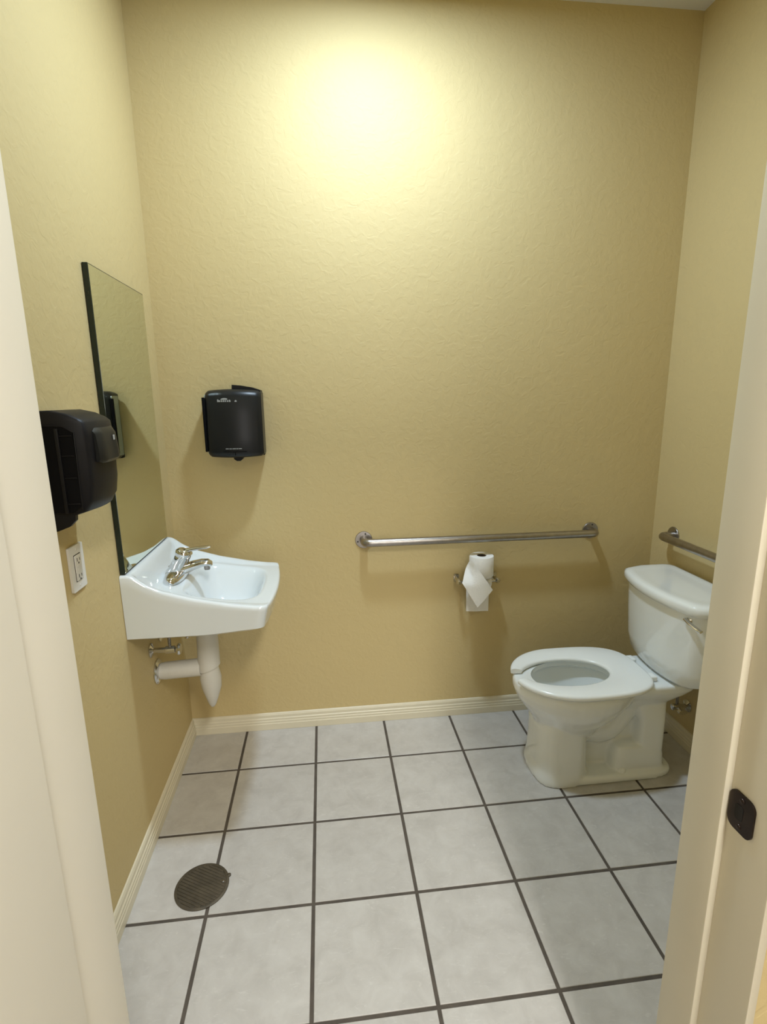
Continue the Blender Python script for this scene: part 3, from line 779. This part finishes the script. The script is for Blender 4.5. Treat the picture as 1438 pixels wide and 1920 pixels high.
# tank
def tank_ring(z, xf, xb, hw, bul, r, n=8):
    pts = []
    # front edge bulges towards -X
    m = 20
    for k in range(m+1):
        s = -1+2*k/m
        pts.append((xf + r*(max(0, abs(s)-.86)/.14)**2 - bul*(1-s*s), TY + hw*s))
    for k in range(1, n): pts.append((xf + r + (xb-r*.6-xf-r)*k/n, TY+hw))
    for k in range(n+1): 
        a = PI/2*k/n; pts.append((xb-r*.6+r*.6*math.sin(a), TY+hw-r*.6+r*.6*math.cos(a)))
    for k in range(1, 6): pts.append((xb, TY + (hw-r*.6)*(1-2*k/6)))
    for k in range(n+1):
        a = PI/2*k/n; pts.append((xb-r*.6+r*.6*math.cos(a), TY-hw+r*.6-r*.6*math.sin(a)))
    for k in range(1, n): pts.append((xb-r*.6 - (xb-r*.6-xf-r)*k/n, TY-hw))
    return [(x, y, z) for x, y in pts]
def rise(ring, amt):
    return [(x, y, z + amt*(abs(y-TY)/.25)**3) for x, y, z in ring]
bm = bmesh.new()
loft(bm, [rise(tank_ring(.4165, 2.01, 2.145, .16, .03, .04), .03), rise(tank_ring(.421, 1.99, 2.16, .200, .036, .05), .03), rise(tank_ring(.436, 1.982, 2.166, .220, .038, .05), .02),
          tank_ring(.50, 1.975, 2.168, .234, .042, .05), tank_ring(.62, 1.970, 2.17, .243, .046, .05), tank_ring(.737, 1.966, 2.17, .248, .050, .05)])
obj('tank', bm, 'porcelain', to, angle=55)
bm = bmesh.new()
loft(bm, [tank_ring(.7372, 1.965, 2.172, .247, .056, .06), tank_ring(.740, 1.956, 2.176, .256, .056, .065), tank_ring(.752, 1.951, 2.178, .262, .057, .068), tank_ring(.768, 1.951, 2.178, .262, .057, .068),
          tank_ring(.777, 1.955, 2.176, .258, .057, .068), tank_ring(.782, 1.964, 2.170, .249, .057, .066), tank_ring(.7835, 1.98, 2.158, .234, .055, .06), tank_ring(.781, 1.995, 2.145, .21, .048, .05), tank_ring(.7805, 2.015, 2.12, .17, .04, .04)])
obj('tank_lid', bm, 'porcelain', to, angle=55)
lx_, ly_, lz_ = 1.950, -.612, .716
bm = bmesh.new(); lathe(bm, (lx_+.012, ly_, lz_), [(.017, 0), (.017, -.008), (.013, -.014), (.009, -.018)], 20, 'X'); lv = obj('flush_lever', bm, 'chrome', to)
bm = bmesh.new(); tube(bm, [(lx_-.010, ly_+.006, lz_+.002), (lx_-.014, ly_-.02, lz_-.003), (lx_-.012, ly_-.055, lz_-.010), (lx_-.008, ly_-.075, lz_-.013)], [.010, .009, .010, .008], 16, squash=.6); obj('lever_arm', bm, 'chrome', lv, angle=60)
# supply valve and hose behind the bowl
sv = thing('toilet_supply_valve', (RW, -.36, .19), 'chrome water shut-off valve on the right wall behind the toilet', 'valve')
bm = bmesh.new(); lathe(bm, (RW-.001, -.36, .19), [(.027, 0), (.027, -.002), (.013, -.008), (.009, -.010), (.009, -.035), (.014, -.037), (.014, -.07), (.010, -.072)], 20, 'X'); obj('valve_body', bm, 'chrome', sv)
bm = bmesh.new(); tube(bm, [(RW-.052, -.374, .19), (RW-.052, -.392, .19)], .006, 12); tube(bm, [(RW-.052, -.392, .19), (RW-.052, -.406, .19)], .02, 16, squash=.55); obj('knob', bm, 'chrome', sv)
bm = bmesh.new(); tube(bm, fillet([(RW-.052, -.36, .20), (RW-.052, -.36, .27), (RW-.085, -.30, .34), (RW-.09, -.255, .44)], .04), .006, 12); obj('supply_hose', bm, 'braided_hose', sv)

# ------------------------------------------------------------------ floor drain
DXc, DYc, DR = 0.213, -0.815, 0.0835
fd = thing('floor_drain', (DXc, DYc, 0), 'round dark bronze floor drain cover with slotted ridges', 'floor drain')
bm = bmesh.new(); lathe(bm, (DXc, DYc, 0), [(DR, .0002), (DR, .003), (DR-.002, .0042), (DR-.008, .0042), (DR-.009, .0022)], 48); obj('rim', bm, 'drain_bronze', fd)
bm = bmesh.new(); lathe(bm, (DXc, DYc, 0), [(DR-.009, .0004), (DR-.009, .0016), (.002, .0016)], 48); obj('drain_well', bm, 'drain_hole', fd)
ang = math.radians(-29); ca, sa = math.cos(ang), math.sin(ang)
for k in range(-7, 8):
    d = k*.0098; L = math.sqrt(max(0, (DR-.0095)**2 - d*d))
    if L < .015: continue
    bm = bmesh.new(); box(bm, -L, L, d-.0034, d+.0034, .0014, .0040, .0008, 1)
    for v in bm.verts: v.co = Vector((DXc + v.co.x*ca - v.co.y*sa, DYc + v.co.x*sa + v.co.y*ca, v.co.z))
    obj('slat', bm, 'drain_bronze', fd)
bm = bmesh.new(); c = (DXc+.079, DYc+.030, .0035); lathe(bm, c, [(.0065, -.003), (.0065, .0008), (.004, .002), (.001, .0022)], 14); obj('screw', bm, 'drain_bronze', fd)
bm = bmesh.new(); c = (DXc+.064, DYc+.008, .0035); lathe(bm, c, [(.0042, -.003), (.0042, .0008), (.003, .0015), (.001, .0017)], 14); obj('screw', bm, 'brushed_steel', fd)
